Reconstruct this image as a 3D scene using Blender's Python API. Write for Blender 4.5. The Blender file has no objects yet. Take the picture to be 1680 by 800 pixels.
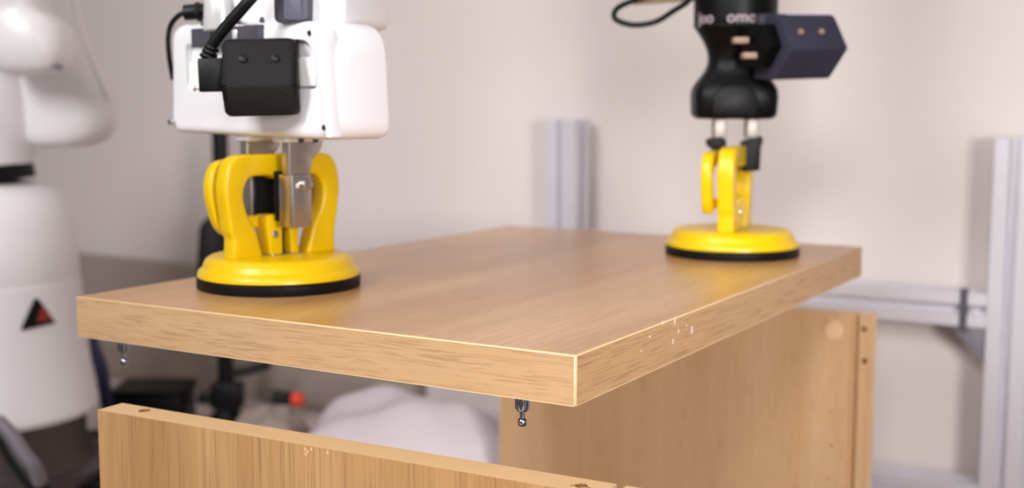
import bpy, bmesh, math, random
from mathutils import Vector, Matrix
random.seed(4)
R = math.radians
scene = bpy.context.scene
col = scene.collection
# ------------------------------------------------------------------ camera (origin = near top corner of the board)
F_PX = 1996.956
CAM = Vector((0.309708, -0.601251, 0.139428))
RT = Vector((0.86316121, 0.50492171, 0.00260524))
UP = Vector((-0.05902878, 0.09578248, 0.9936505))
FW = Vector((-0.50146617, 0.85783436, -0.11248064))
cd = bpy.data.cameras.new('camera')
cam = bpy.data.objects.new('camera', cd); col.objects.link(cam)
cam.matrix_world = Matrix(((RT.x, UP.x, -FW.x, CAM.x), (RT.y, UP.y, -FW.y, CAM.y), (RT.z, UP.z, -FW.z, CAM.z), (0, 0, 0, 1)))
cd.sensor_width = 36; cd.lens = F_PX / 1680 * 36
cd.clip_start = 0.02; cd.clip_end = 50
cd.dof.use_dof = True; cd.dof.focus_distance = 0.735; cd.dof.aperture_fstop = 5.0
scene.camera = cam
# ------------------------------------------------------------------ world, lights, exposure
w = bpy.data.worlds.new('room_ambient'); scene.world = w; w.use_nodes = True
bg = w.node_tree.nodes['Background']; bg.inputs[0].default_value = (1.0, 0.89, 0.86, 1); bg.inputs[1].default_value = 0.235
def area(name, loc, target, size, power, color=(1, 1, 1), size_y=None):
    l = bpy.data.lights.new(name, 'AREA'); l.energy = power; l.color = color
    l.size = size
    if size_y: l.shape = 'RECTANGLE'; l.size_y = size_y
    o = bpy.data.objects.new(name, l); col.objects.link(o); o.location = loc
    d = Vector(target) - Vector(loc); o.rotation_euler = d.to_track_quat('-Z', 'Y').to_euler()
    return o
area('softbox_left', (-0.48, -1.3, 0.95), (-0.45, 0.5, 0.0), 0.6, 11.5, (1, 0.985, 0.975)).data.spread = R(130)
area('softbox_right', (0.92, -0.66, 0.20), (-0.06, 0.45, -0.12), 0.3, 3.0, (1, 0.96, 0.94)).data.spread = R(70)
area('wall_fill', (0.35, -0.95, 0.72), (-0.20, 0.9, -0.01), 0.3, 0.8, (1, 0.98, 0.97)).data.spread = R(48)  # added unseen fill from behind the camera, brightens the back wall
area('overhead_fill', (-1.0, -0.1, 1.9), (-1.15, 0.3, 0), 1.2, 7, (1, 0.95, 0.92), 0.6)  # added overhead fill, no fixture modelled; lifts left wall and robot top
vs = scene.view_settings
vs.view_transform = 'Standard'; vs.look = 'None'; vs.gamma = 1; vs.use_curve_mapping = False; vs.exposure = 0.0

def at(px, py, depth):
    """point of the room seen at a photo pixel, at a given distance along the view axis"""
    return CAM + depth * (FW + RT * ((px - 840) / F_PX) + UP * ((400 - py) / F_PX))
def at_y(px, py, y):
    d = FW + RT * ((px - 840) / F_PX) + UP * ((400 - py) / F_PX)
    return CAM + d * ((y - CAM.y) / d.y)
def at_z(px, py, z):
    d = FW + RT * ((px - 840) / F_PX) + UP * ((400 - py) / F_PX)
    return CAM + d * ((z - CAM.z) / d.z)
FLOOR = -0.73
# ------------------------------------------------------------------ materials
def s2l(c):
    c = c / 255
    return c / 12.92 if c <= .04045 else ((c + .055) / 1.055) ** 2.4
def rgb(r, g, b): return (s2l(r), s2l(g), s2l(b), 1)
def new_mat(name):
    m = bpy.data.materials.new(name); m.use_nodes = True
    return m, m.node_tree, m.node_tree.nodes['Principled BSDF']
def plain(name, color, rough=.5, metal=0, spec=.5, *, bump=0, bump_scale=200, var=.05, var_scale=12, coat=0):
    m, nt, p = new_mat(name); N, L = nt.nodes, nt.links
    tc = N.new('ShaderNodeTexCoord')
    no = N.new('ShaderNodeTexNoise'); no.inputs['Scale'].default_value = var_scale; no.inputs['Detail'].default_value = 4
    L.new(tc.outputs['Object'], no.inputs['Vector'])
    mx = N.new('ShaderNodeMix'); mx.data_type = 'RGBA'
    mx.inputs[6].default_value = tuple(min(1, x * (1 - var)) for x in color[:3]) + (1,)
    mx.inputs[7].default_value = tuple(min(1, x * (1 + var)) for x in color[:3]) + (1,)
    L.new(no.outputs['Fac'], mx.inputs[0]); L.new(mx.outputs[2], p.inputs['Base Color'])
    p.inputs['Roughness'].default_value = rough; p.inputs['Metallic'].default_value = metal; p.inputs['Specular IOR Level'].default_value = spec
    if coat: p.inputs['Coat Weight'].default_value = coat; p.inputs['Coat Roughness'].default_value = .08
    if bump:
        n2 = N.new('ShaderNodeTexNoise'); n2.inputs['Scale'].default_value = bump_scale; n2.inputs['Detail'].default_value = 3
        L.new(tc.outputs['Object'], n2.inputs['Vector'])
        b = N.new('ShaderNodeBump'); b.inputs['Strength'].default_value = bump; b.inputs['Distance'].default_value = .002
        L.new(n2.outputs['Fac'], b.inputs['Height']); L.new(b.outputs['Normal'], p.inputs['Normal'])
    return m
def wood(name, axis, light, mid, dark, pore=.6, rough=.42, stave=11.0, fine=1.0, offset=(0, 0, 0), stave_amt=.55, wave=.5, pore_len=38, pore_freq=800):
    """oak foil: staves + fine streaks + short dark pores running along the given object axis"""
    m, nt, p = new_mat(name); N, L = nt.nodes, nt.links
    tc = N.new('ShaderNodeTexCoord')
    def mapped(across, along):
        mp = N.new('ShaderNodeMapping'); s = [across] * 3; s[axis] = along
        mp.inputs['Scale'].default_value = s; mp.inputs['Location'].default_value = offset
        L.new(wv.outputs[0], mp.inputs['Vector']); return mp
    # slight waviness of the grain
    wn = N.new('ShaderNodeTexNoise'); wn.inputs['Scale'].default_value = 14; wn.inputs['Detail'].default_value = 2
    L.new(tc.outputs['Object'], wn.inputs['Vector'])
    sc = N.new('ShaderNodeVectorMath'); sc.operation = 'SCALE'; sc.inputs['Scale'].default_value = .004 * wave
    L.new(wn.outputs['Color'], sc.inputs[0])
    wv = N.new('ShaderNodeVectorMath'); wv.operation = 'ADD'
    L.new(tc.outputs['Object'], wv.inputs[0]); L.new(sc.outputs[0], wv.inputs[1])
    def noise(mp, detail, rgh=.5):
        n = N.new('ShaderNodeTexNoise'); n.inputs['Scale'].default_value = 1; n.inputs['Detail'].default_value = detail
        n.inputs['Roughness'].default_value = rgh; L.new(mp.outputs[0], n.inputs['Vector']); return n
    def ramp(src, pts):
        r = N.new('ShaderNodeValToRGB'); e = r.color_ramp.elements
        e[0].position, e[0].color = pts[0][0], (pts[0][1],) * 3 + (1,)
        e[1].position, e[1].color = pts[1][0], (pts[1][1],) * 3 + (1,)
        L.new(src, r.inputs['Fac']); return r
    def mix(fac, a, b, blend='MIX'):
        x = N.new('ShaderNodeMix'); x.data_type = 'RGBA'; x.blend_type = blend
        for sock, v in ((x.inputs[0], fac), (x.inputs[6], a), (x.inputs[7], b)):
            if hasattr(v, 'links'): L.new(v, sock)
            else: sock.default_value = v
        return x.outputs[2]
    st = ramp(noise(mapped(stave, stave * .09), 1.5).outputs['Fac'], ((.36, 0), (.64, 1)))
    fs = ramp(noise(mapped(190 * fine, 4), 4, .6).outputs['Fac'], ((.3, 0), (.72, 1)))
    po = ramp(noise(mapped(pore_freq, pore_len), 2.5, .55).outputs['Fac'], ((.50, 0), (.66, 1)))
    pd = ramp(noise(mapped(60, 9), 2).outputs['Fac'], ((.3, .25), (.62, 1)))
    base = mix(st.outputs[0], light, mid)
    sm = N.new('ShaderNodeMath'); sm.operation = 'MULTIPLY'; sm.inputs[1].default_value = stave_amt
    L.new(fs.outputs[0], sm.inputs[0])
    base2 = mix(sm.outputs[0], base, mid)
    pm = N.new('ShaderNodeMath'); pm.operation = 'MULTIPLY'; L.new(po.outputs[0], pm.inputs[0]); L.new(pd.outputs[0], pm.inputs[1])
    pq = N.new('ShaderNodeMath'); pq.operation = 'MULTIPLY'; pq.inputs[1].default_value = pore; L.new(pm.outputs[0], pq.inputs[0])
    L.new(mix(pq.outputs[0], base2, dark), p.inputs['Base Color'])
    p.inputs['Roughness'].default_value = rough
    b = N.new('ShaderNodeBump'); b.inputs['Strength'].default_value = .12; b.inputs['Distance'].default_value = .0006; b.invert = True
    L.new(pq.outputs[0], b.inputs['Height']); L.new(b.outputs['Normal'], p.inputs['Normal'])
    return m
OAK_L, OAK_M, OAK_D = rgb(214, 176, 131), rgb(189, 147, 103), rgb(128, 92, 60)
M = dict(
    oak_top=wood('oak_foil_top', 1, rgb(212, 169, 120), rgb(184, 137, 91), rgb(140, 100, 64), pore=.4, rough=.27, stave=15),
    oak_front=wood('oak_foil_front_edge', 0, rgb(200, 164, 125), rgb(187, 149, 108), rgb(124, 86, 54), pore=.5, rough=.45, fine=1.2, pore_len=30, pore_freq=720, wave=1.2),
    oak_side=wood('oak_foil_side_edge', 1, rgb(205, 163, 116), rgb(190, 147, 101), rgb(120, 84, 54), pore=.5, rough=.45, fine=1.2, pore_len=20, pore_freq=720, offset=(3, 1, 2), wave=1.2),
    oak_up=wood('oak_foil_vertical', 2, rgb(206, 165, 116), rgb(178, 134, 88), rgb(128, 92, 58), pore=.5, rough=.45, stave=26, fine=1.9, pore_len=14, pore_freq=620, stave_amt=.85, offset=(.3, 2, 5)),
    oak_inner=wood('oak_foil_inner', 2, rgb(216, 178, 138), rgb(196, 154, 112), rgb(150, 113, 80), pore=.35, rough=.4, stave=18, offset=(5, 1, 3)),
    cream=plain('cream_edge_band', rgb(222, 193, 152), .45, var=.04, var_scale=30),
    band=plain('beech_edge_band', rgb(232, 193, 144), .4, var=.05, var_scale=9),
    hole=plain('raw_chipboard', rgb(150, 108, 66), .9, bump=.4, bump_scale=900, var=.25, var_scale=600),
    camd=plain('pale_cover_cap', rgb(222, 186, 145), .4),
    zinc=plain('zinc_steel', rgb(176, 180, 198), .2, 1, var=.1, var_scale=300),
    yellow=plain('yellow_enamel', rgb(224, 184, 0), .32, 0, .4, var=.03, var_scale=20),
    rubber=plain('black_rubber', rgb(10, 10, 12), .5, 0, .2, bump=.15, bump_scale=500),
    white=plain('white_plastic_shell', rgb(245, 244, 249), .38, var=.01),
    whiteplate=plain('glossy_white_plate', rgb(254, 254, 252), .45, var=.003),
    armwhite=plain('white_robot_paint', rgb(240, 238, 240), .33, var=.015),
    steel=plain('brushed_steel', rgb(205, 198, 194), .3, 1, var=.06, var_scale=120),
    paint=plain('pale_chip', rgb(222, 206, 190), .6),
    rod=plain('satin_steel_rod', rgb(170, 160, 156), .5, .8, var=.05),
    chrome=plain('bright_flange_metal', rgb(244, 246, 247), .22, .45, var=.01),
    darkgrey=plain('dark_grey_plastic', rgb(74, 72, 84), .5),
    button=plain('grey_button_rubber', rgb(96, 95, 112), .45),
    print_black=plain('black_printed_plastic', rgb(13, 11, 10), .55, 0, .3, bump=.45, bump_scale=900, var=.4, var_scale=160),
    print_slate=plain('slate_printed_plastic', rgb(48, 47, 62), .6, 0, .2, var=.06),
    black=plain('black_gripper_shell', rgb(5, 5, 6), .42, 0, .18, var=.08),
    cable=plain('black_cable_jacket', rgb(10, 10, 11), .45, 0, .3),
    tan=plain('tan_hose', rgb(150, 128, 100), .6),
    alu=plain('anodised_aluminium', rgb(220, 218, 226), .36, .35, var=.03, var_scale=40),
    bracketgrey=plain('grey_bracket_plastic', rgb(120, 116, 124), .5),
    bench=plain('pale_bench_laminate', rgb(205, 192, 190), .5, var=.06, var_scale=5),
    cabinet=plain('grey_brown_laminate', rgb(156, 143, 135), .55, var=.06, var_scale=4),
    cloth=plain('pale_grey_cloth', rgb(208, 198, 204), .85, bump=.2, bump_scale=300, var=.04, var_scale=8),
    cloth2=plain('beige_cloth', rgb(158, 142, 134), .9, bump=.2, bump_scale=300, var=.06, var_scale=8),
    red=plain('orange_red_plastic', rgb(228, 62, 22), .4),
    stickred=plain('red_print', rgb(150, 40, 38), .5),
    text=plain('pale_lettering', rgb(158, 142, 152), .5),
    brass=plain('dull_brass', rgb(150, 124, 106), .5),
    mount=plain('dark_mounting_steel', rgb(84, 76, 74), .45, .3),
    navy=plain('navy_hose', rgb(52, 48, 84), .45),
    wall=plain('painted_plaster', rgb(222, 213, 211), .85, bump=.08, bump_scale=60, var=.012, var_scale=3),
    floor=plain('grey_vinyl_floor', rgb(126, 118, 112), .5, var=.06, var_scale=3),
)
# ------------------------------------------------------------------ mesh helpers
def finish(bm, name, mats, parent=None, bevel=0, seg=2, smooth=40):
    bmesh.ops.recalc_face_normals(bm, faces=bm.faces)
    me = bpy.data.meshes.new(name); bm.to_mesh(me); bm.free()
    if not isinstance(mats, (list, tuple)): mats = [mats]
    for m in mats: me.materials.append(m)
    o = bpy.data.objects.new(name, me); col.objects.link(o)
    if parent: o.parent = parent
    if bevel:
        b = o.modifiers.new('bevel', 'BEVEL'); b.width = bevel; b.segments = seg; b.limit_method = 'ANGLE'; b.angle_limit = R(35)
        dg = bpy.context.evaluated_depsgraph_get(); me2 = bpy.data.meshes.new_from_object(o.evaluated_get(dg))
        o.modifiers.clear(); o.data = me2; me2.name = name; bpy.data.meshes.remove(me); me = me2
    for p in me.polygons: p.use_smooth = True
    me.set_sharp_from_angle(angle=R(smooth))
    return o
def box_bm(x0, x1, y0, y1, z0, z1, bm=None):
    bm = bm or bmesh.new()
    v = [bm.verts.new((x, y, z)) for z in (z0, z1) for y in (y0, y1) for x in (x0, x1)]
    for f in ((0, 2, 3, 1), (4, 5, 7, 6), (0, 1, 5, 4), (2, 6, 7, 3), (0, 4, 6, 2), (1, 3, 7, 5)): bm.faces.new([v[i] for i in f])
    return bm
def box(name, x0, x1, y0, y1, z0, z1, m, parent=None, bevel=0, seg=2):
    return finish(box_bm(x0, x1, y0, y1, z0, z1), name, m, parent, bevel, seg)
def prism_bm(poly, h0, h1, axis=1, bm=None):
    """poly in the plane of the two other axes (in order), extruded along axis"""
    bm = bm or bmesh.new()
    def P(a, b, h):
        return {0: (h, a, b), 1: (a, h, b), 2: (a, b, h)}[axis]
    A = [bm.verts.new(P(a, b, h0)) for a, b in poly]; B = [bm.verts.new(P(a, b, h1)) for a, b in poly]
    bm.faces.new(A); bm.faces.new(B[::-1]); n = len(poly)
    for i in range(n): bm.faces.new((A[i], A[(i + 1) % n], B[(i + 1) % n], B[i]))
    return bm
def lathe_bm(prof, seg=64, bm=None):
    bm = bm or bmesh.new(); rings = []
    for r, z in prof:
        if r < 1e-6: rings.append([bm.verts.new((0, 0, z))])
        else: rings.append([bm.verts.new((r * math.cos(2 * math.pi * i / seg), r * math.sin(2 * math.pi * i / seg), z)) for i in range(seg)])
    for a, b in zip(rings, rings[1:]):
        for i in range(seg):
            j = (i + 1) % seg
            if len(a) == 1 and len(b) == 1: continue
            if len(a) == 1: bm.faces.new((a[0], b[i], b[j]))
            elif len(b) == 1: bm.faces.new((a[i], b[0], a[j]))
            else: bm.faces.new((a[i], b[i], b[j], a[j]))
    for rg in (rings[0], rings[-1]):
        if len(rg) > 1: bm.faces.new(rg)
    return bm
def xform(bm, mat): bmesh.ops.transform(bm, matrix=mat, verts=bm.verts); return bm
def loft_bm(rings, cap=True, bm=None):
    bm = bm or bmesh.new(); V = [[bm.verts.new(p) for p in r] for r in rings]; n = len(V[0])
    for a, b in zip(V, V[1:]):
        for i in range(n): bm.faces.new((a[i], a[(i + 1) % n], b[(i + 1) % n], b[i]))
    if cap: bm.faces.new(V[0]); bm.faces.new(V[-1])
    return bm
def smooth_path(pts, n=8):
    pts = [Vector(p) for p in pts]; out = []
    for i in range(len(pts) - 1):
        p0 = pts[max(i - 1, 0)]; p1 = pts[i]; p2 = pts[i + 1]; p3 = pts[min(i + 2, len(pts) - 1)]
        for k in range(n):
            t = k / n
            out.append(.5 * ((2 * p1) + (p2 - p0) * t + (2 * p0 - 5 * p1 + 4 * p2 - p3) * t * t + (3 * p1 - p0 - 3 * p2 + p3) * t ** 3))
    out.append(pts[-1]); return out
def tube_bm(pts, r, seg=14, n=8, bm=None):
    path = smooth_path(pts, n) if n > 1 else [Vector(p) for p in pts]
    rad = r if callable(r) else (lambda t: r); rings = []
    t0 = (path[1] - path[0]).normalized(); ref = Vector((0, 0, 1)) if abs(t0.z) < .9 else Vector((1, 0, 0))
    u = t0.cross(ref).normalized()
    for i, p in enumerate(path):
        t = (path[min(i + 1, len(path) - 1)] - path[max(i - 1, 0)]).normalized()
        u = (u - t * u.dot(t)).normalized(); v = t.cross(u); rr = rad(i / (len(path) - 1))
        rings.append([p + (u * math.cos(a) + v * math.sin(a)) * rr for a in (2 * math.pi * k / seg for k in range(seg))])
    return loft_bm(rings, True, bm)
def tube(name, pts, r, m, parent=None, seg=14, n=8): return finish(tube_bm(pts, r, seg, n), name, m, parent)
def cyl(name, a, b, r, m, parent=None, seg=24, bevel=0):
    return finish(tube_bm([a, b], r, seg, 1), name, m, parent, bevel)
def rounded(pts, rad, seg=5):
    """round the corners of a 2D polygon; rad single or per-corner"""
    out = []; n = len(pts)
    for i in range(n):
        r_ = rad[i] if isinstance(rad, (list, tuple)) else rad
        p = Vector(pts[i]); a = Vector(pts[i - 1]); b = Vector(pts[(i + 1) % n])
        if r_ <= 0: out.append(tuple(p)); continue
        d1 = (a - p).normalized(); d2 = (b - p).normalized()
        l = min(r_, (a - p).length * .48, (b - p).length * .48)
        for k in range(seg + 1):
            t = k / seg; q = p + d1 * l * (1 - t) ** 2 + d2 * l * t * t
            out.append((q.x, q.y))
    return out
def cut(o, cutters):
    for c in cutters:
        m = o.modifiers.new('cut', 'BOOLEAN'); m.operation = 'DIFFERENCE'; m.object = c; m.solver = 'EXACT'
        m.material_mode = 'TRANSFER'
    dg = bpy.context.evaluated_depsgraph_get(); me = bpy.data.meshes.new_from_object(o.evaluated_get(dg))
    old = o.data; o.modifiers.clear(); o.data = me; me.name = old.name
    for c in cutters: bpy.data.objects.remove(c)
    for p in me.polygons: p.use_smooth = True
    me.set_sharp_from_angle(angle=R(40))
def tag(o, label=None, cat=None, group=None, kind=None):
    for k, v in (('label', label), ('category', cat), ('group', group), ('kind', kind)):
        if v: o[k] = v
    return o
def empty(name, loc=(0, 0, 0), rz=0, label=None, cat=None, group=None):
    o = bpy.data.objects.new(name, None); col.objects.link(o); o.empty_display_size = .05
    o.location = loc; o.rotation_euler = (0, 0, rz); return tag(o, label, cat, group)
def local(o, p):
    """world point to the local frame of an unrotated-but-for-z root"""
    return (Matrix.Translation(o.location) @ o.rotation_euler.to_matrix().to_4x4()).inverted() @ Vector(p)

# ------------------------------------------------------------------ the room
tag(box('floor', -3.6, 2.2, -2.6, 1.08, FLOOR - .05, FLOOR, M['floor']), 'grey floor of the workshop', None, kind='structure')
WALL_Y = 0.905
tag(box('wall_back', -3.6, 2.2, WALL_Y, WALL_Y + .1, FLOOR, 2.0, M['wall']), 'pinkish white painted wall behind the table', None, kind='structure')
# ------------------------------------------------------------------ wooden board held by the suction lifters
W, D, T = 0.41254, 0.62717, 0.030
board = empty('table_top_board', (0, 0, -T), 0, 'thick oak-look board held level in the air by two yellow suction lifters', 'board')
box('panel', -W + .0012, -.0012, .0012, D, 0, T, M['oak_top'], board, .0006, 1)
def banded(name, x0, x1, y0, y1, face_axis, face_mat):
    bm = box_bm(x0, x1, y0, y1, 0, T)
    bmesh.ops.bevel(bm, geom=list(bm.edges), offset=.0009, segments=1, affect='EDGES')
    bmesh.ops.recalc_face_normals(bm, faces=bm.faces)
    for f in bm.faces: f.material_index = 0 if abs(f.normal[face_axis]) > .9 else 1
    return finish(bm, name, [face_mat, M['cream']], board)
eb = banded('edge_band', -W, 0, -.0002, .0012, 1, M['oak_front']); eb['label'] = 'oak grain edge strip with pale outline'
banded('edge_band', -.0012, 0, .0012, D, 0, M['oak_side'])
chips = bmesh.new()                                                # small white chips on the side edge
for (px, py, ww, hh) in ((1088, 529, 5, 5), (1107, 526, 2, 12), (1135, 541, 3, 12), (1066, 552, 3, 4), (1104, 560, 2, 8), (1126, 533, 2, 3), (1113, 543, 1.5, 6), (1052, 575, 3, 2)):
    d = FW + RT * ((px - 840) / F_PX) + UP * ((400 - py) / F_PX); t = -CAM.x / d.x; p = CAM + d * t; k = t / F_PX
    box_bm(-.0003, .0003, p.y - ww * k, p.y + ww * k, p.z + T - hh * k * .5, p.z + T + hh * k * .5, chips)
finish(chips, 'chipped_spots', M['paint'], board)['label'] = 'small white chips in the foil'
def bolt(x, y):
    b = finish(lathe_bm([(.0018, .001), (.0018, 0), (.0036, -.0002), (.0039, -.001), (.0039, -.0105), (.0034, -.0118), (.0017, -.0122), (.0016, -.0163), (.0024, -.0168),
                         (.0028, -.0178), (.0028, -.0200), (.0022, -.0210), (0, -.0211)], 20), 'bolt', M['zinc'], board)
    b.location = (x, y, 0); b['label'] = 'zinc cam bolt hanging under the board'
    for k in range(10):
        a = 2 * math.pi * k / 10; c, s = math.cos(a) * .0039, math.sin(a) * .0039
        r = box(f'collar_rib', c - .0004, c + .0004, s - .0004, s + .0004, -.0105, -.0012, M['zinc'], b)
    return b
bolt(-.3845, .018); bolt(-.0448, .018); bolt(-.335, D - .018); bolt(-.045, D - .018)
# ------------------------------------------------------------------ cabinet carcass below: two side panels + bottom
ZT = -0.0685
cab = empty('cabinet_carcass', (0, 0, FLOOR), 0, 'open oak-look cabinet with two upright side panels below the raised board', 'cabinet')
H = ZT - FLOOR
fl = at_z(160, 672, ZT); yaw_f = R(1.6); LEN_F = .402; TH = .0225
front = empty_mat = None
def side_panel(origin, yaw, length, face_mats, holes, groove_x):
    """origin = front-left top corner; x along the panel, y into the depth"""
    bm = box_bm(0, length, 0, TH, 0, H)
    bmesh.ops.recalc_face_normals(bm, faces=bm.faces)
    for f in bm.faces:
        f.material_index = 0 if f.normal.y < -.9 else (1 if f.normal.y > .9 else 2)
    o = finish(bm, 'side_panel', [face_mats[0], face_mats[1], M['band'], M['hole']], cab)
    o.location = (origin[0], origin[1], 0); o.rotation_euler = (0, 0, yaw)
    cutters = []
    for (hx, hy, r, dep) in holes:
        c = cyl('cutter', (hx, hy, H - dep), (hx, hy, H + .01), r, M['hole']); cutters.append(c)
    return o, cutters
def place_cut(o, cutters):
    for c in cutters: c.matrix_world = Matrix.Translation(cab.location) @ Matrix.Translation(o.location) @ o.rotation_euler.to_matrix().to_4x4()
    bpy.context.view_layer.update(); cut(o, cutters)
lf = lambda p: Matrix.Rotation(-yaw_f, 3, 'Z') @ (Vector(p) - Vector((fl.x, fl.y, ZT)))
h1 = lf(at_z(237, 673, ZT)); h2 = lf(at_z(953, 796, ZT)); ge = lf(at_z(1005, 798, ZT))
sp, cs = side_panel((fl.x, fl.y), yaw_f, LEN_F, (M['oak_up'], M['oak_inner']), [(h1.x, h1.y, .0042, .03), (h2.x, h2.y, .0038, .03)], 0)
cs.append(box('cutter', ge.x, ge.x + .006, TH - .008, TH + .01, -.01, H + .01, M['oak_inner']))
place_cut(sp, cs)
sp['label'] = 'near side panel with vertical oak grain and pale top edge'
# chipped knot round the second hole
kn = bmesh.new()
for k in range(9):
    a = random.uniform(0, 6.28); rr = random.uniform(.003, .007); s_ = random.uniform(.0004, .0011)
    box_bm(h2.x + rr * math.cos(a) - s_, h2.x + rr * math.cos(a) + s_, h2.y + rr * math.sin(a) * .6 - s_ * .5, h2.y + rr * math.sin(a) * .6 + s_ * .5, H - .0002, H + .0003, kn)
finish(kn, 'torn_edge_fibres', M['hole'], sp)
chip = bmesh.new()
for (px, py) in ((499, 737), (503, 741), (509, 737), (500, 745), (535, 743)):
    p = lf(at_y(px, py, fl.y + .004)); box_bm(p.x - .0006, p.x + .0006, -.0002, .0003, H + p.z - .0009, H + p.z + .0009, chip)
finish(chip, 'chipped_spots', M['cream'], sp)
yaw_r = R(2.2)
fr = at_z(1432, 518, ZT); LEN_R = .425
rl = (fr.x - LEN_R * math.cos(yaw_r), fr.y - LEN_R * math.sin(yaw_r))
sp2, cs2 = side_panel(rl, yaw_r, LEN_R, (M['oak_inner'], M['oak_up']), [(.03, .0115, .004, .03)], 0)
def on_rear(px, py):
    o = Vector((rl[0], rl[1], ZT)); n = Vector((math.sin(yaw_r), -math.cos(yaw_r), 0))
    d = FW + RT * ((px - 840) / F_PX) + UP * ((400 - py) / F_PX); t = (o - CAM).dot(n) / d.dot(n)
    return Matrix.Rotation(-yaw_r, 3, 'Z') @ (CAM + d * t - o)
g0, g1 = on_rear(1396, 600), on_rear(1408, 600)
cs2.append(box('cutter', g0.x, g1.x, -.01, .008, -.01, H + .01, M['oak_inner']))
hole_px = [(1418, 540, .0028), (1418, 592, .0028), (1362, 622, .0026), (1361, 676, .0026), (1361, 730, .0026), (1360, 784, .0026)]
for px, py, r_ in hole_px:
    p = on_rear(px, py); cs2.append(cyl('cutter', (p.x, -.01, H + p.z), (p.x, .009 if px > 1400 else .0025, H + p.z), r_, M['hole'] if px > 1400 else M['oak_inner'], seg=16))
pc = on_rear(1367, 541)
place_cut(sp2, cs2)
sp2['label'] = 'far side panel with groove, pin holes and cam cover seen from inside'
cap = finish(xform(lathe_bm([(0, 0), (.0095, 0), (.0095, .0012), (.0088, .0018), (.004, .0018), (.0036, .0010), (0, .0010)], 28), Matrix.Translation((pc.x, 0, H + pc.z)) @ Matrix.Rotation(R(90), 4, 'X')), 'cam_cover', M['camd'], sp2)
cap['label'] = 'pale round cam cover'
eb2 = box('edge_strip', -.0012, 0, 0, TH, 0, H, M['cream'], sp2, .0003, 1)
# bottom panel joins the two sides (below the frame)
bm = bmesh.new()
pA = Vector((fl.x + .005, fl.y + TH + .001)); pB = Vector((fl.x + LEN_F - .03, fl.y + TH + .010)); pC = Vector((rl[0] + LEN_R - .04, rl[1] + .010)); pD = Vector((rl[0] + .005, rl[1] - .001))
finish(prism_bm([tuple(pA), tuple(pB), tuple(pC), tuple(pD)], .04, .062, 2), 'bottom_panel', M['oak_inner'], cab)
# ------------------------------------------------------------------ yellow suction lifters
def make_lifter(loc, ang, label):
    root = empty('suction_lifter', loc, ang, label, 'suction lifter', 'yellow suction lifters on the board')
    finish(lathe_bm([(0, 0), (.0622, 0), (.0630, .001), (.0630, .0072), (.0618, .0085), (0, .0085)], 72), 'rubber_pad', M['rubber'], root)
    base = finish(lathe_bm([(0, .0084), (.0612, .0084), (.0622, .0092), (.0620, .0120), (.0606, .0142), (.0588, .0152), (.0580, .0168), (.0574, .0192), (.0556, .0222), (.0525, .0243), (.0480, .0250), (0, .0254)], 72), 'base_disc', M['yellow'], root)
    # fixed handle: arch with legs that lean in and thicken to the foot
    outer = [(-.047, .024), (-.046, .040), (-.049, .046), (-.0505, .058), (-.0535, .078), (-.0475, .1026), (.0475, .1026), (.0535, .078), (.0505, .058), (.047, .040), (.047, .024)]
    inner = [(.020, .024), (.026, .045), (.035, .060), (.037, .076), (.031, .0865), (.012, .0865), (.008, .0835), (-.008, .0835), (-.012, .0865), (-.031, .0865), (-.037, .076), (-.035, .060), (-.026, .045), (-.020, .024)]
    poly = rounded(outer + inner, [0, .002, .003, .006, .02, .026, .026, .02, .006, .003, 0, 0, .006, .01, .01, .008, .004, .003, .003, .004, .008, .01, .01, .006, 0], 4)
    finish(prism_bm(poly, -.010, .0055, 1), 'handle', M['yellow'], root, .0028, 3, 50)
    # squeeze lever: second arch behind, free ends half way down
    outer = [(-.040, .040), (-.0475, .048), (-.0555, .076), (-.049, .0985), (.049, .0985), (.0555, .076), (.0475, .048), (.040, .040)]
    inner = [(.035, .044), (.042, .076), (.034, .085), (-.034, .085), (-.042, .076), (-.035, .044)]
    poly = rounded(outer + inner, [.003, .008, .02, .026, .026, .02, .008, .003, .003, .012, .012, .012, .012, .003], 4)
    lev = finish(prism_bm(poly, .0100, .0205, 1), 'lever', M['yellow'], root, .0026, 3, 50)
    box('lever_web', -.036, .036, .004, .012, .046, .0555, M['yellow'], root, .002)
    for u0, u1 in ((-.0165, -.0025), (.0035, .0125)):
        finish(prism_bm(rounded([(u0 + .003, .0252), (u1, .0252), (u1, .0545), (u1 - .002, .0565), (u0 + .002, .0565), (u0, .052)], .002, 3), -.009, .008, 1), 'cam_block', M['yellow'], root, .001)
    cyl('cam_rod', (0, 0, .02), (0, 0, .05), .004, M['print_black'], root)
    cyl('pivot_pin', (-.0095, -.0108, .0415), (-.0095, .0095, .0415), .003, M['steel'], root, bevel=.0006)
    box('clamp_plate', -.014, .014, -.013, .013, .025, .0262, M['steel'], root, .0004, 1)
    return root
def cup_center(px, py, r=.063):
    p = at_z(px, py, 0); d = Vector((p.x - CAM.x, p.y - CAM.y, 0)).normalized(); return p + d * r
cL = cup_center(459, 488); cR = cup_center(1200, 430)
RIGHT = math.degrees(math.atan2(RT.y, RT.x))
TH_L, TH_R = 45, 69
make_lifter((cL.x, cL.y, 0), R(RIGHT + TH_L), 'yellow suction lifter gripped by the white robot hand, nearest the camera')
make_lifter((cR.x, cR.y, 0), R(RIGHT + TH_R), 'yellow suction lifter gripped by the black robot gripper at the far end of the board')
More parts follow.
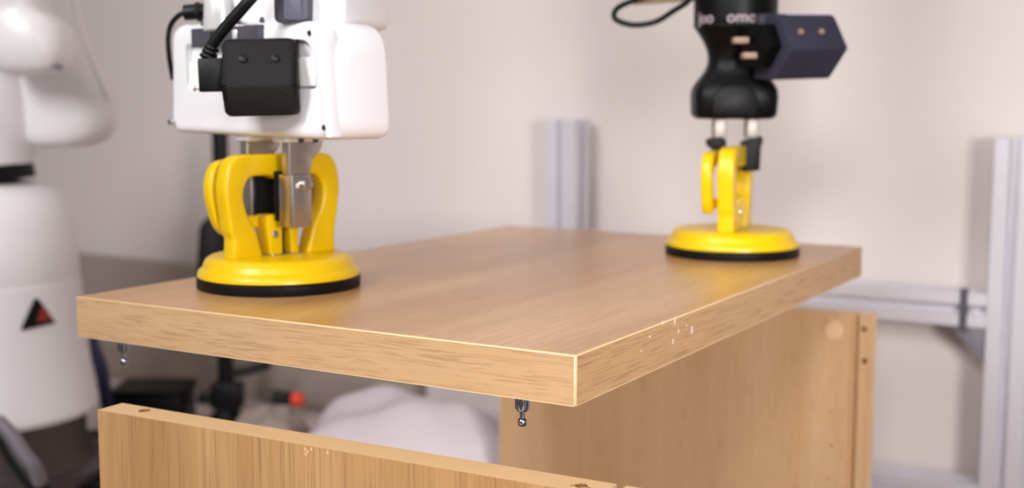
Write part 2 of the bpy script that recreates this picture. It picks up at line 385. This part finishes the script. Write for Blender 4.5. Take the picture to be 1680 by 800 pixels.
# ------------------------------------------------------------------ white robot hand
TH_H = 41
hz = 0.1165
hand = empty('robot_hand', (cL.x + .001, cL.y, 0), R(RIGHT - TH_H), 'white robot hand with black camera box holding the near suction lifter', 'robot hand')
hb = rounded([(-.104, .1180), (.099, .1150), (.0945, .1985), (-.100, .2040)], [.010, .014, .024, .014], 6)
body = finish(prism_bm(hb, -.0265, .029, 1), 'housing', M['white'], hand, .006, 3, 50)
cutter = finish(prism_bm(rounded([(-.080, .1535), (.080, .1510), (.074, .1865), (-.080, .1875)], [.004,.006,.014,.004], 4), -.05, -.0195, 1), 'cutter', M['white'])
cutter.matrix_world = Matrix.Translation(hand.location) @ hand.rotation_euler.to_matrix().to_4x4()
bpy.context.view_layer.update(); cut(body, [cutter])
box('window_plate', -.0795, .0755, -.0245, -.0185, .1535, .1735, M['whiteplate'], hand, .0004, 1)['label'] = 'glossy bright white window strip'
# raised cover at the near end with a curved inner border
chk = rounded([(.066, .1975), (.0935, .1965), (.0985, .1165), (.0925, .1170), (.0885, .155), (.080, .183)], [.008, .022, .013, .002, .03, .02], 6)
finish(prism_bm(chk, -.0310, -.020, 1), 'end_cover', M['white'], hand, .004, 3, 50)
finish(prism_bm(rounded([(-.096, .2020), (.07, .1985), (.07, .1905), (-.096, .1955)], .003, 3), -.0262, -.020, 1), 'top_rim', M['white'], hand, .003, 3, 50)
for (x, z) in ((.0775, .190), (.0915, .124), (-.098, .126)):
    s_ = cyl('screw', (x, -.0285, z), (x, -.0315, z), .0022, M['steel'], hand, 14); cyl('socket', (x, -.0310, z), (x, -.0317, z), .0011, M['print_black'], s_, 6)
# fingers
def finger(sx):
    f = sx
    root_x = (.023 if f > 0 else .019) * f
    up = finish(prism_bm(rounded([(-.015, .122), (.018, .122), (.018, .108), (.008, .098), (.005, .085), (-.015, .085)], .002, 3), root_x, root_x + .009 * f, 0), 'finger', M['steel'], hand, .0012)
    box('finger_pad', min(root_x - .004 * f, root_x + .012 * f), max(root_x - .004 * f, root_x + .012 * f), -.015, .004, .048, .088, M['steel'], up, .0012)
    k = cyl('clamp_knob', (root_x + .006 * f, -.004, .0805), (root_x + .018 * f, -.004, .0805), .0050, M['steel'], up, 20, .0016)
    box('rubber_face', min(root_x - .0125 * f, root_x - .004 * f), max(root_x - .0125 * f, root_x - .004 * f), -.013, .008, .052, .090, M['rubber'], up, .0008)
    for (y, z) in ((-.004, .114), (.010, .114)):
        cyl('screw', (root_x + .008 * f, y, z), (root_x + .0105 * f, y, z), .0026, M['darkgrey'], up, 14)
    box('finger_carriage', min(root_x - .006 * f, root_x + .010 * f), max(root_x - .006 * f, root_x + .010 * f), -.019, .019, .112, .124, M['chrome'], up, .0015)
finger(1); finger(-1)
# wrist above the hand: bright flange, dark joint gap, white link with grey button
def Lh(px, py, depth): return local(hand, at(px, py, depth))
zc = .94
box('adapter_plate', -.060, .018, -.026, .024, .200, .2045, M['darkgrey'], hand, .001)
fa = Lh(361, 52, .925); fb = Lh(363, -60, .925)
cyl('flange', (fa.x, fa.y, fa.z), (fb.x, fb.y, fb.z), .0125, M['chrome'], hand, 32, .0008)['label'] = 'bright metal flange column'
fa = Lh(392, 58, .915); cyl('flange_screw', (fa.x, fa.y, fa.z - .003), (fa.x, fa.y, fa.z + .004), .005, M['chrome'], hand, 20, .001)
fa = Lh(447, 54, .915); cyl('flange_screw', (fa.x, fa.y, fa.z - .003), (fa.x, fa.y, fa.z + .004), .005, M['steel'], hand, 20, .001)
lk = empty('wrist_link', (0, 0, 0)); lk.parent = hand
bpy.data.objects.remove(lk)
c0 = Lh(512, 47, .93)
ln = rounded([(-.043, .004), (-.034, -.001), (.046, .000), (.047, .10), (-.048, .10), (-.048, .022)], [.01, .016, .008, .02, .02, .02], 6)
bm = prism_bm(ln, -.040, .045, 1)
link = finish(xform(bm, Matrix.Translation(c0) @ Matrix.Rotation(R(TH_H - 18), 4, 'Z')), 'wrist_link', M['white'], hand, .012, 4, 60)
bt = Lh(476, 9, .872)
btn = finish(xform(prism_bm(rounded([(-.0115, -.0125), (.0095, -.0125), (.0105, .016), (-.0115, .018)], .005, 4), -.004, .02, 1), Matrix.Translation(bt) @ Matrix.Rotation(R(TH_H - 18), 4, 'Z')), 'button_frame', M['darkgrey'], link, .002)
bt2 = Lh(481, 9, .868)
finish(xform(prism_bm(rounded([(-.0065, -.0105), (.0075, -.0105), (.0085, .014), (-.0065, .014)], .003, 4), -.0035, .008, 1), Matrix.Translation(bt2) @ Matrix.Rotation(R(TH_H - 18), 4, 'Z')), 'button', M['button'], btn, .0016)
g1_ = Lh(420, 30, .965); g2_ = Lh(420, 60, .965)
cyl('joint_collar', (g2_.x, g2_.y, g2_.z - .004), (g1_.x, g1_.y, g1_.z + .02), .027, M['darkgrey'], hand, 40, .003)
up1 = Lh(520, -60, .97); cyl('arm_link', (up1.x, up1.y, up1.z), (up1.x, up1.y, up1.z + .34), .055, M['white'], hand, 40, .015)
# connector and cable on the left
ca, cb2 = Lh(302, 21, .955), Lh(337, 18, .955)
cyl('connector', ca, cb2, .0062, M['cable'], hand, 18, .001)
ca2, cb3 = Lh(322, 20, .955), Lh(330, 19, .955); cyl('connector_ring', ca2, cb3, .0076, M['print_black'], hand, 18, .001)
tube('connector_cable', [Lh(306, 21, .955), Lh(294, 25, .957), Lh(281, 40, .965), Lh(276, 62, .985), Lh(278, 95, 1.01), Lh(284, 130, 1.02)], .0021, M['cable'], hand)
# black printed camera box in front of the hand
cc = Lh(431, 190, .868)
mrot = Matrix.Translation(cc) @ Matrix.Rotation(R(TH_H + 5), 4, 'Z') @ Matrix.Rotation(R(-1.5), 4, 'Y')
prof = rounded([(.020, .000), (-.006, .000), (-.013, .021), (-.003, .0545), (.020, .0545)], [.001, .002, .0012, .003, .001], 3)
bm = prism_bm(prof, -.0262, .0262, 0)
# round the upright corners
es = [e for e in bm.edges if all(abs(abs(v.co.x) - .0262) < 1e-6 for v in e.verts) and abs(e.verts[0].co.x - e.verts[1].co.x) < 1e-6 and max(v.co.y for v in e.verts) < .0195]
bmesh.ops.bevel(bm, geom=es, offset=.0058, segments=4, affect='EDGES', profile=.5)
cb = finish(xform(bm, mrot), 'camera_box', M['print_black'], hand, 0, 2, 32); cb['label'] = 'black printed camera box with two screws'
for sx in (-.0110, .0115):
    q = Vector((sx, -.0072, .0400)); nrm = Vector((0, -.957, .29))
    s_ = cyl('screw', tuple(mrot @ (q + nrm * -.002)), tuple(mrot @ (q + nrm * .0020)), .0028, M['cable'], cb, 16, .0006)
    s_['label'] = 'black screw'
pl = finish(xform(box_bm(-.0435, -.0255, -.002, .010, .0178, .0415), mrot), 'cable_plug', M['cable'], cb, .0012)
cyl('thumb_screw', tuple(mrot @ Vector((-.0435, .004, .0205))), tuple(mrot @ Vector((-.0470, .004, .0205))), .0009, M['steel'], pl, 10)
cyl('thumb_screw_head', tuple(mrot @ Vector((-.0468, .004, .0205))), tuple(mrot @ Vector((-.0478, .004, .0205))), .0022, M['steel'], pl, 12)
st = mrot @ Vector((-.0375, .004, .0405))
top = [st, Lh(344, 84, .868), Lh(352, 68, .866), Lh(372, 42, .862), Lh(392, 20, .858), Lh(415, -6, .855), Lh(450, -45, .86)]
tube('camera_cable', top, .0042, M['cable'], hand)
d_ = (Vector(top[2]) - Vector(top[0])).normalized()
for k in range(3):
    a = Vector(top[0]) + d_ * (.0005 + .0034 * k); cyl('strain_relief', a, a + d_ * .0022, .0062 - .0004 * k, M['cable'], pl, 16, .0005)
box('bracket_plate', -.066, .020, -.031, -.023, .184, .1985, M['darkgrey'], hand, .0008, 1)['label'] = 'dark grey camera bracket'
finish(xform(box_bm(-.020, .020, .018, .05, .012, .048), mrot), 'camera_neck', M['print_black'], hand, .002)
# ------------------------------------------------------------------ black robot gripper
zr = (Vector((cR.x, cR.y, 0)) - CAM).dot(FW)
K = zr / F_PX
AX = at(1203, 195, zr)
grip = empty('robot_gripper', (AX.x, AX.y, 0), R(RIGHT), 'black robot gripper holding the far suction lifter', 'robot gripper')
def gz(py): return at(1203, py, zr).z
secs = [(195, 58, .62, 5), (192, 64, .66, 5), (186, 67, .7, 5), (160, 68, .72, 5), (148, 67.5, .72, 4.5), (138, 63, .72, 4), (127, 55, .74, 3.4), (117, 48, .78, 3), (106, 43.5, .84, 2.6), (95, 43, .88, 2.4),
        (84, 45, .92, 2.2), (72, 50, .96, 2), (60, 57, 1, 2), (50, 64, 1, 2), (43, 67, 1, 2), (36, 67.5, 1, 2), (0, 67.5, 1, 2), (-700, 67.5, 1, 2)]
rings = []
for py, hw, dr, ex in secs:
    a = hw * K; b = a * dr; z = gz(py); ring = []
    for i in range(64):
        t = 2 * math.pi * i / 64; c, s = math.cos(t), math.sin(t)
        ring.append((a * abs(c) ** (2 / ex) * (1 if c >= 0 else -1), b * abs(s) ** (2 / ex) * (1 if s >= 0 else -1), z))
    rings.append(ring)
finish(loft_bm(rings), 'body', M['black'], grip, 0, 2, 60)
fy = -68 * K * .72
fp = rounded([(-44 * K, gz(190)), (30 * K, gz(190)), (30 * K, gz(158)), (14 * K, gz(140)), (-24 * K, gz(140)), (-44 * K, gz(158))], .006, 4)
finish(prism_bm(fp, fy - .0022, fy + .006, 1), 'front_cover', M['black'], grip, .0015)
cyl('groove_ring', (0, 0, gz(44)), (0, 0, gz(46)), 67.9 * K, M['print_black'], grip, 48)
# lettering wrapped round the upper barrel
def lettering(s, ang0, size):
    cu = bpy.data.curves.new('lettering', 'FONT'); cu.body = s; cu.size = size; cu.extrude = .0003; cu.resolution_u = 3; cu.offset = .0002
    to = bpy.data.objects.new('lettering', cu); col.objects.link(to)
    dg = bpy.context.evaluated_depsgraph_get(); me = bpy.data.meshes.new_from_object(to.evaluated_get(dg)); bpy.data.objects.remove(to)
    rr = 67.5 * K + .0003
    for v in me.vertices:
        a = R(ang0) + v.co.x / rr; h = v.co.y; d = v.co.z
        v.co = ((rr + d) * math.sin(a), -(rr + d) * math.cos(a), gz(42) + h)
    me.materials.clear(); me.materials.append(M['text']); o = bpy.data.objects.new('lettering', me); col.objects.link(o); o.parent = grip
    return o
lettering('joo', -69, .0150)['label'] = 'pale blurred lettering'; lettering('omo', -22, .0150)
# fingers of the gripper
for px, dz in ((1180, 0), (1233, 1)):
    x = (px - 1203) * K
    rod = box('finger_rod', x - .0058, x + .0058, -.008, .008, gz(226), gz(190), M['rod'], grip, .001)
    if dz == 0:
        f_ = finish(prism_bm(rounded([(x - .0115, gz(228)), (x + .002, gz(224)), (x + .0062, gz(231)), (x + .006, gz(243)), (x - .004, gz(248)), (x - .011, gz(238))], .002, 3), -.009, .009, 1), 'fingertip', M['rubber'], grip, .001)
    else:
        f_ = finish(prism_bm(rounded([(x - .009, gz(232)), (x + .0085, gz(222)), (x + .0095, gz(232)), (x + .0075, gz(240)), (x + .0070, gz(279)), (x - .008, gz(281))], .002, 3), -.011, .009, 1), 'fingertip', M['rubber'], grip, .001)
# slate camera box on a bracket
def Lg(px, py, depth): return local(grip, at(px, py, depth))
box('bracket_arm', 20 * K, 66 * K, -.050, -.030, gz(58), gz(30), M['print_slate'], grip, .002)
box('bracket_arm', 8 * K, 74 * K, -.046, -.020, gz(95), gz(58), M['black'], grip, .003)
gm = Matrix.Translation(Lg(1288, 131, 1.10)) @ Matrix.Rotation(R(25), 4, 'Z') @ Matrix.Rotation(R(-2), 4, 'Y')
prof = rounded([(.030, .002), (.000, .000), (-.026, .0265), (-.006, .058), (.030, .058)], [.001, .003, .002, .006, .001], 3)
bm = prism_bm(prof, -.012, .050, 0)
gb = finish(xform(bm, gm), 'camera_box', M['print_slate'], grip, .0022, 2, 40); gb['label'] = 'dark slate camera box with two brass screws'
for sx in (.0040, .0270):
    q = gm @ Vector((sx, -.0170, .0418)); n_ = gm.to_3x3() @ Vector((0, -.85, .53))
    cyl('screw', q - n_ * .003, q + n_ * .0012, .0026, M['brass'], gb, 14)
finish(xform(prism_bm([(.030, .012), (.004, .012), (-.012, .030), (-.002, .050), (.030, .050)], -.026, -.0118, 0), gm), 'camera_connector', M['black'], grip, .001)
for px, py in ((1216, 66), (1231, 91)):
    p = Lg(px, py, 1.095); box('spacer_screw', p.x - .0068, p.x + .0068, p.y - .003, p.y + .012, p.z - .0028, p.z + .0028, M['brass'], grip, .001)
tube('gripper_cable', [Lg(1150, -20, 1.15), Lg(1128, 3, 1.14), Lg(1105, 18, 1.135), Lg(1075, 36, 1.13), Lg(1040, 41, 1.13), Lg(1012, 33, 1.13), Lg(1008, 20, 1.135), Lg(1022, 8, 1.14), Lg(1055, -3, 1.15), Lg(1090, -8, 1.16), Lg(1150, -12, 1.18)], .0027, M['cable'], grip)
tube('tan_hose', [Lg(1040, 4, 1.20), Lg(1090, 0, 1.20), Lg(1140, -4, 1.19), Lg(1180, -10, 1.17)], .0030, M['tan'], grip)
# ------------------------------------------------------------------ aluminium frame by the wall
def profile_poly(s=.04, g=.0050, d=.0135):
    h = s / 2; side = [(-h, -h), (-g, -h), (-g, -h + d), (g, -h + d), (g, -h)]; out = []
    for k in range(4):
        c, n = math.cos(k * math.pi / 2), math.sin(k * math.pi / 2)
        out += [(x * c - y * n, x * n + y * c) for x, y in side]
    return out
FY = .86
fr_root = empty('aluminium_frame', (0, FY, FLOOR), 0, 'slotted aluminium profile frame with two posts and rails along the wall', 'frame')
def post(px0, px1, py_top, y):
    a, b = at_y(px0, py_top, y - .02), at_y(px1, py_top, y - .02)
    s = b.x - a.x
    o = finish(prism_bm(profile_poly(s), 0, a.z - FLOOR, 2), 'post', M['alu'], fr_root, .0012, 1)
    o.location = ((a.x + b.x) / 2, y - FY, 0); return a, b
pa = post(896, 945, 195, FY)
pb0 = at_y(1632, 225, FY - .02)
o = finish(prism_bm(profile_poly(.044), 0, pb0.z - FLOOR, 2), 'post', M['alu'], fr_root, .0012, 1); o.location = (pb0.x + .022, 0, 0)
def rail(py_ref_px, x0, x1, s=.04):
    c = at_y(*py_ref_px, FY - .02)
    o = finish(prism_bm(profile_poly(s), x0, x1, 0), 'rail', M['alu'], fr_root, .0012, 1); o.location = (0, 0, c.z - FLOOR); return c
xl, xr = pa[1].x, pb0.x
rc = rail((1520, 503), xl, xr); rail((1520, 812), xl, xr)
c = at_y(1630, 541, FY - .02)
finish(prism_bm([(xr, c.z - FLOOR), (xr - .040, c.z - FLOOR), (xr, c.z - FLOOR - .042)], -.015, .015, 1), 'corner_bracket', M['bracketgrey'], fr_root, .001)
cl_ = at_y(1582, 480, FY - .02)
finish(prism_bm(rounded([(cl_.x - .004, rc.z - FLOOR - .024), (cl_.x + .004, rc.z - FLOOR - .024), (cl_.x + .004, rc.z - FLOOR + .024), (cl_.x - .004, rc.z - FLOOR + .024)], .001, 2), -.0225, -.012, 1), 'cable_clip', M['darkgrey'], fr_root)
# ------------------------------------------------------------------ bench and background things
BT = -.34
bench = empty('work_bench', (-1.3, .63, FLOOR), 0, 'pale-topped work bench along the wall under the white robot arm', 'bench')
box('top', -.95, .82, -.47, .27, BT - FLOOR - .03, BT - FLOOR, M['bench'], bench, .002)
for x in (-.90, .77):
    for y in (-.43, .235): box('leg', x - .025, x + .025, y - .025, y + .025, 0, BT - FLOOR - .03, M['alu'], bench, .002)
# grey-brown low cabinet on the bench against the wall
ca_, cb_ = at_y(60, 408, .90), at_y(332, 408, .90)
lc = empty('storage_cabinet', (0, .90, BT), 0, 'low grey-brown storage cabinet on the bench against the wall, behind the white robot arm', 'storage cabinet')
box('body', -2.0, -.72, -.03, .003, 0, ca_.z - BT, M['cabinet'], lc, .003)
# robot arm
rd = 1.56; RK = rd / F_PX; rx = -18
rb = at(rx, 683, rd)
arm = empty('industrial_robot', (rb.x, rb.y, BT), R(RIGHT), 'white robot arm with round base and black collar at the left edge', 'robot')
def rz(py): return at(rx, py, rd).z - BT
prof = [(0, rz(672)), (168 * RK, rz(672)), (172 * RK, rz(664)), (170 * RK, rz(650)), (162 * RK, rz(600)), (156 * RK, rz(540)), (151 * RK, rz(455)), (149.5 * RK, rz(453)), (149.5 * RK, rz(450)), (150 * RK, rz(448)), (144 * RK, rz(360)), (138 * RK, rz(335)), (126 * RK, rz(316)), (108 * RK, rz(303)), (84 * RK, rz(297)), (0, rz(297))]
prof = [(r, z) for r, z in prof]
finish(lathe_bm(prof, 72), 'base_column', M['armwhite'], arm, 0, 2, 30)
co = finish(lathe_bm([(0, rz(302)), (86 * RK, rz(302)), (87 * RK, rz(300)), (87 * RK, rz(278)), (86 * RK, rz(276)), (0, rz(276))], 64), 'collar', M['rubber'], arm); co['label'] = 'black collar ring'
co.matrix_local = Matrix.Translation((0, 0, rz(292))) @ Matrix.Rotation(R(-10), 4, 'Y') @ Matrix.Translation((0, 0, -rz(292)))
finish(lathe_bm([(0, rz(278)), (82 * RK, rz(278)), (84 * RK, rz(262)), (90 * RK, rz(235)), (94 * RK, rz(205)), (95 * RK, rz(165)), (90 * RK, rz(128)), (76 * RK, rz(102)), (48 * RK, rz(88)), (0, rz(84))], 64), 'shoulder', M['armwhite'], arm)
# upper link rising in front of the bell
def ringlink(cx, cy, z, a, b, ex=3):
    out = []
    for i in range(40):
        t = 2 * math.pi * i / 40; c_, s_ = math.cos(t), math.sin(t)
        out.append((cx + a * abs(c_) ** (2 / ex) * (1 if c_ >= 0 else -1), cy + b * abs(s_) ** (2 / ex) * (1 if s_ >= 0 else -1), z))
    return out
# shoulder joint: broad bell bulging to the right, behind the upper link
bell = [(239, 112, 34), (236, 114, 50), (228, 117, 63), (214, 120, 72), (196, 121, 76), (172, 119, 76), (148, 114, 72), (115, 108, 64), (75, 102, 56), (35, 98, 49), (-10, 94, 45), (-90, 90, 44)]
finish(loft_bm([ringlink((cx - rx) * RK, .02, rz(py), hw * RK, min(hw, 64) * RK, 2.3) for py, cx, hw in bell]), 'shoulder_joint', M['armwhite'], arm, 0, 2, 60)
seam = [(cx - 3, py, hw) for py, cx, hw in ((165, 119, 77), (120, 110, 66), (60, 101, 53.5), (0, 95.5, 46.5), (-60, 92, 45.5))]
tube('joint_seam', [((cx + hw - rx) * RK, .02 - .012, rz(py)) for cx, py, hw in seam], 3.5 * RK, M['armwhite'], arm, 10)
cyf = -.075
links = [(128, 66, 22, 20), (122, 70, 46, 44), (110, 71, 57, 54), (85, 70, 60, 58), (55, 66, 57, 58), (40, 58, 50, 54), (31, 50, 44, 52), (22, 45, 46, 54), (0, 40, 54, 58), (-60, 38, 62, 62), (-220, 38, 62, 62)]
finish(loft_bm([ringlink((cx + 46 - rx) * RK, cyf, rz(py), a_ * RK, b_ * RK) for py, cx, a_, b_ in links]), 'upper_link', M['armwhite'], arm, 0, 2, 60)
p_ = Vector(((163 - rx) * RK, cyf - 42 * RK, rz(114)))
cyl('screw', p_ + Vector((0, .02, 0)), p_, .004, M['bracketgrey'], arm, 14)
def on_column(px, py, lift=0.0):
    """local point on the base column surface under a pixel"""
    h = rz(py); r_ = None
    for (r0, z0), (r1, z1) in zip(prof, prof[1:]):
        if min(z0, z1) <= h <= max(z0, z1) and abs(z1 - z0) > 1e-6: r_ = r0 + (r1 - r0) * (h - z0) / (z1 - z0); break
    a = math.asin(max(-1, min(1, (px - rx) * RK / r_))); return Vector((math.sin(a) * (r_ + lift), -math.cos(a) * (r_ + lift), h)), a
for px, py in ((14, 433), (15, 486), (12, 660)):
    p, a = on_column(px, py, -.002); q, _ = on_column(px, py, .0015); cyl('screw', p, q, .0042, M['bracketgrey'], arm, 14)
def sticker(apex, left, right, m, lift, name):
    bm = bmesh.new(); n = 8; rows = []
    for i in range(n + 1):
        t = i / n; row = []
        for j in range(n + 1):
            k = j / n; lx = apex[0] + (left[0] - apex[0]) * t; ly = apex[1] + (left[1] - apex[1]) * t
            qx = apex[0] + (right[0] - apex[0]) * t; qy = apex[1] + (right[1] - apex[1]) * t
            wv = .12 * (1 - t); row.append(bm.verts.new(on_column(lx + (qx - lx) * k + (k - .5) * wv * 30, ly + (qy - ly) * k, lift)[0]))
        rows.append(row)
    for i in range(n):
        for j in range(n): bm.faces.new((rows[i][j], rows[i][j + 1], rows[i + 1][j + 1], rows[i + 1][j]))
    r_ = bmesh.ops.extrude_face_region(bm, geom=list(bm.faces))
    for v in [g for g in r_['geom'] if isinstance(g, bmesh.types.BMVert)]:
        d = Vector((v.co.x, v.co.y, 0)).normalized(); v.co -= d * .0008
    return finish(bm, name, m, arm)
sticker((103, 471), (86, 517), (121, 513), M['rubber'], .0018, 'warning_sticker')['label'] = 'black and red triangular warning sticker'
sticker((109, 486), (103, 507), (118, 506), M['stickred'], .0028, 'warning_mark')
# mounting under the arm
finish(lathe_bm([(0, 0), (.150, 0), (.150, .022), (.128, .026), (.118, .05), (.118, rz(676)), (0, rz(676))], 48), 'mounting_flange', M['mount'], arm)
finish(prism_bm([(-.16, -.10), (.16, -.06), (.26, .20), (-.16, .2)], .0, .012, 2), 'mounting_plate', M['rubber'], arm)
def cabl(name, pts, r_, m, label): return tag(tube(name, pts, r_, m), label, 'cable')
cabl('power_cable', [at(-30, 690, 1.40), at(0, 705, 1.39), at(22, 740, 1.385), at(45, 775, 1.38), at(66, 806, 1.38), at(75, 840, 1.40)], .012, M['cable'], 'thick black cable hanging below the white robot arm base')
cabl('grey_hose', [at(-4, 690, 1.33), at(18, 712, 1.325), at(40, 745, 1.32), at(58, 768, 1.32), at(66, 790, 1.33)], .008, M['bracketgrey'], 'grey hose beside the thick cable below the robot arm base')
cabl('navy_hose', [at(140, 520, 1.75), at(152, 565, 1.75), at(165, 600, 1.75), at(172, 640, 1.76), at(178, 680, 1.78), at(190, 720, 1.80)], .0095, M['navy'], 'dark navy hose hanging right of the white robot arm base')
# black floor stand behind the near lifter
sd = 1.86; SK = sd / F_PX
sb = at(372, 690, sd)
stand = empty('equipment_stand', (sb.x, sb.y, BT), R(RIGHT), 'black upright equipment stand behind the near suction lifter', 'stand')
def sz(py): return at(372, py, sd).z - BT
cyl('pole', (0, 0, 0), (0, 0, sz(215)), 13 * SK, M['cable'], stand, 20)
finish(lathe_bm([(0, 0), (28 * SK, 0), (28 * SK, .008), (16 * SK, .02), (0, .02)], 32), 'foot', M['cable'], stand)
finish(xform(prism_bm(rounded([(-34, -55), (8, -55), (12, 40), (-4, 60), (-26, 40)], 8, 4), -12, 12, 1), Matrix.Translation((-8 * SK, 0, sz(405))) @ Matrix.Scale(SK, 4)), 'clamp_arm', M['cable'], stand, .002)
box('clamp_block', -24 * SK, 28 * SK, -16 * SK, 16 * SK, sz(668), sz(625), M['cable'], stand, .004)
cyl('clamp_knob', (-20 * SK, 0, sz(652)), (-46 * SK, 0, sz(652)), 10 * SK, M['cable'], stand, 16, .002)
tube('side_arm', [(5 * SK, 0, sz(612)), (40 * SK, 0, sz(604)), (72 * SK, 0, sz(594))], 8 * SK, M['cable'], stand)
# black equipment box on the bench
bb = at(268, 690, 1.84)
eq = empty('equipment_box', (bb.x, bb.y, BT), R(RIGHT), 'black equipment box on the bench left of the black stand', 'box')
box('case', -.068, .038, -.04, .05, 0, at(282, 632, 1.84).z - BT, M['cable'], eq, .006)
box('lid', -.070, .040, -.042, .052, at(282, 640, 1.84).z - BT, at(282, 630, 1.84).z - BT, M['rubber'], eq, .003)
# cloths: soft heaps with folds
def heap(name, p0, ang, L_, Wd, Hh, m, label, cat, seed):
    rnd = random.Random(seed); nx, ny = 36, 22; bm = bmesh.new(); g = {}
    ph = [rnd.uniform(0, 6.28) for _ in range(6)]
    for i in range(nx + 1):
        for j in range(ny + 1):
            u, v = i / nx * 2 - 1, j / ny * 2 - 1
            e = max(0, 1 - abs(u) ** 5) ** .6 * max(0, 1 - abs(v) ** 4) ** .6
            f = .10 * math.sin(3.2 * u + 2 * v + ph[0]) + .07 * math.sin(6 * v - 2.5 * u + ph[1]) + .035 * math.sin(11 * u + 4 * v + ph[2])
            g[i, j] = bm.verts.new((u * L_ / 2 * (1 + .05 * math.sin(4 * v + ph[3])), v * Wd / 2 * (1 + .05 * math.sin(3 * u + ph[4])), max(.0, Hh * e * (.86 + f))))
    for i in range(nx):
        for j in range(ny): bm.faces.new((g[i, j], g[i + 1, j], g[i + 1, j + 1], g[i, j + 1]))
    rim = [g[i, 0] for i in range(nx + 1)] + [g[nx, j] for j in range(1, ny + 1)] + [g[i, ny] for i in range(nx - 1, -1, -1)] + [g[0, j] for j in range(ny - 1, 0, -1)]
    bm.faces.new(rim[::-1])
    o = finish(bm, name, m, None, 0, 2, 80); o.location = p0; o.rotation_euler = (0, 0, ang); return tag(o, label, cat)
a = at(672, 700, 1.62); heap('folded_sheet', (a.x, a.y, BT), R(RIGHT - 4), .31, .26, a.z + .040 - BT, M['cloth'], 'pale grey folded sheet heaped on the bench beside the far cabinet panel', 'sheet', 3)
a = at(432, 700, 1.70); heap('work_cloth', (a.x, a.y, BT), R(RIGHT), .11, .14, a.z + .024 - BT, M['cloth2'], 'crumpled beige-grey cloth left of the red-capped tool', 'cloth', 8)
# red-capped tool lying behind the cloths
t0_ = at(447, 650, 1.86); t1_ = at(478, 654, 1.86); t2_ = at(498, 656, 1.86)
tl = empty('hand_tool', (t1_.x, t1_.y, BT), R(RIGHT), 'black hand tool with orange-red end on its holder between the cloths', 'tool')
cyl('handle', local(tl, t0_), local(tl, t1_), .0105, M['cable'], tl, 18, .002)
cyl('tip_cap', local(tl, t1_), local(tl, t2_), .0105, M['red'], tl, 18, .002)['label'] = 'orange-red cap'
zt = t1_.z - BT - .008
box('holder', -.02, .0, -.015, .015, 0, zt, M['cabinet'], tl, .002)
for o in list(bpy.data.objects):
    if o.type == 'MESH' and not o.data.materials: o.data.materials.append(M['white'])
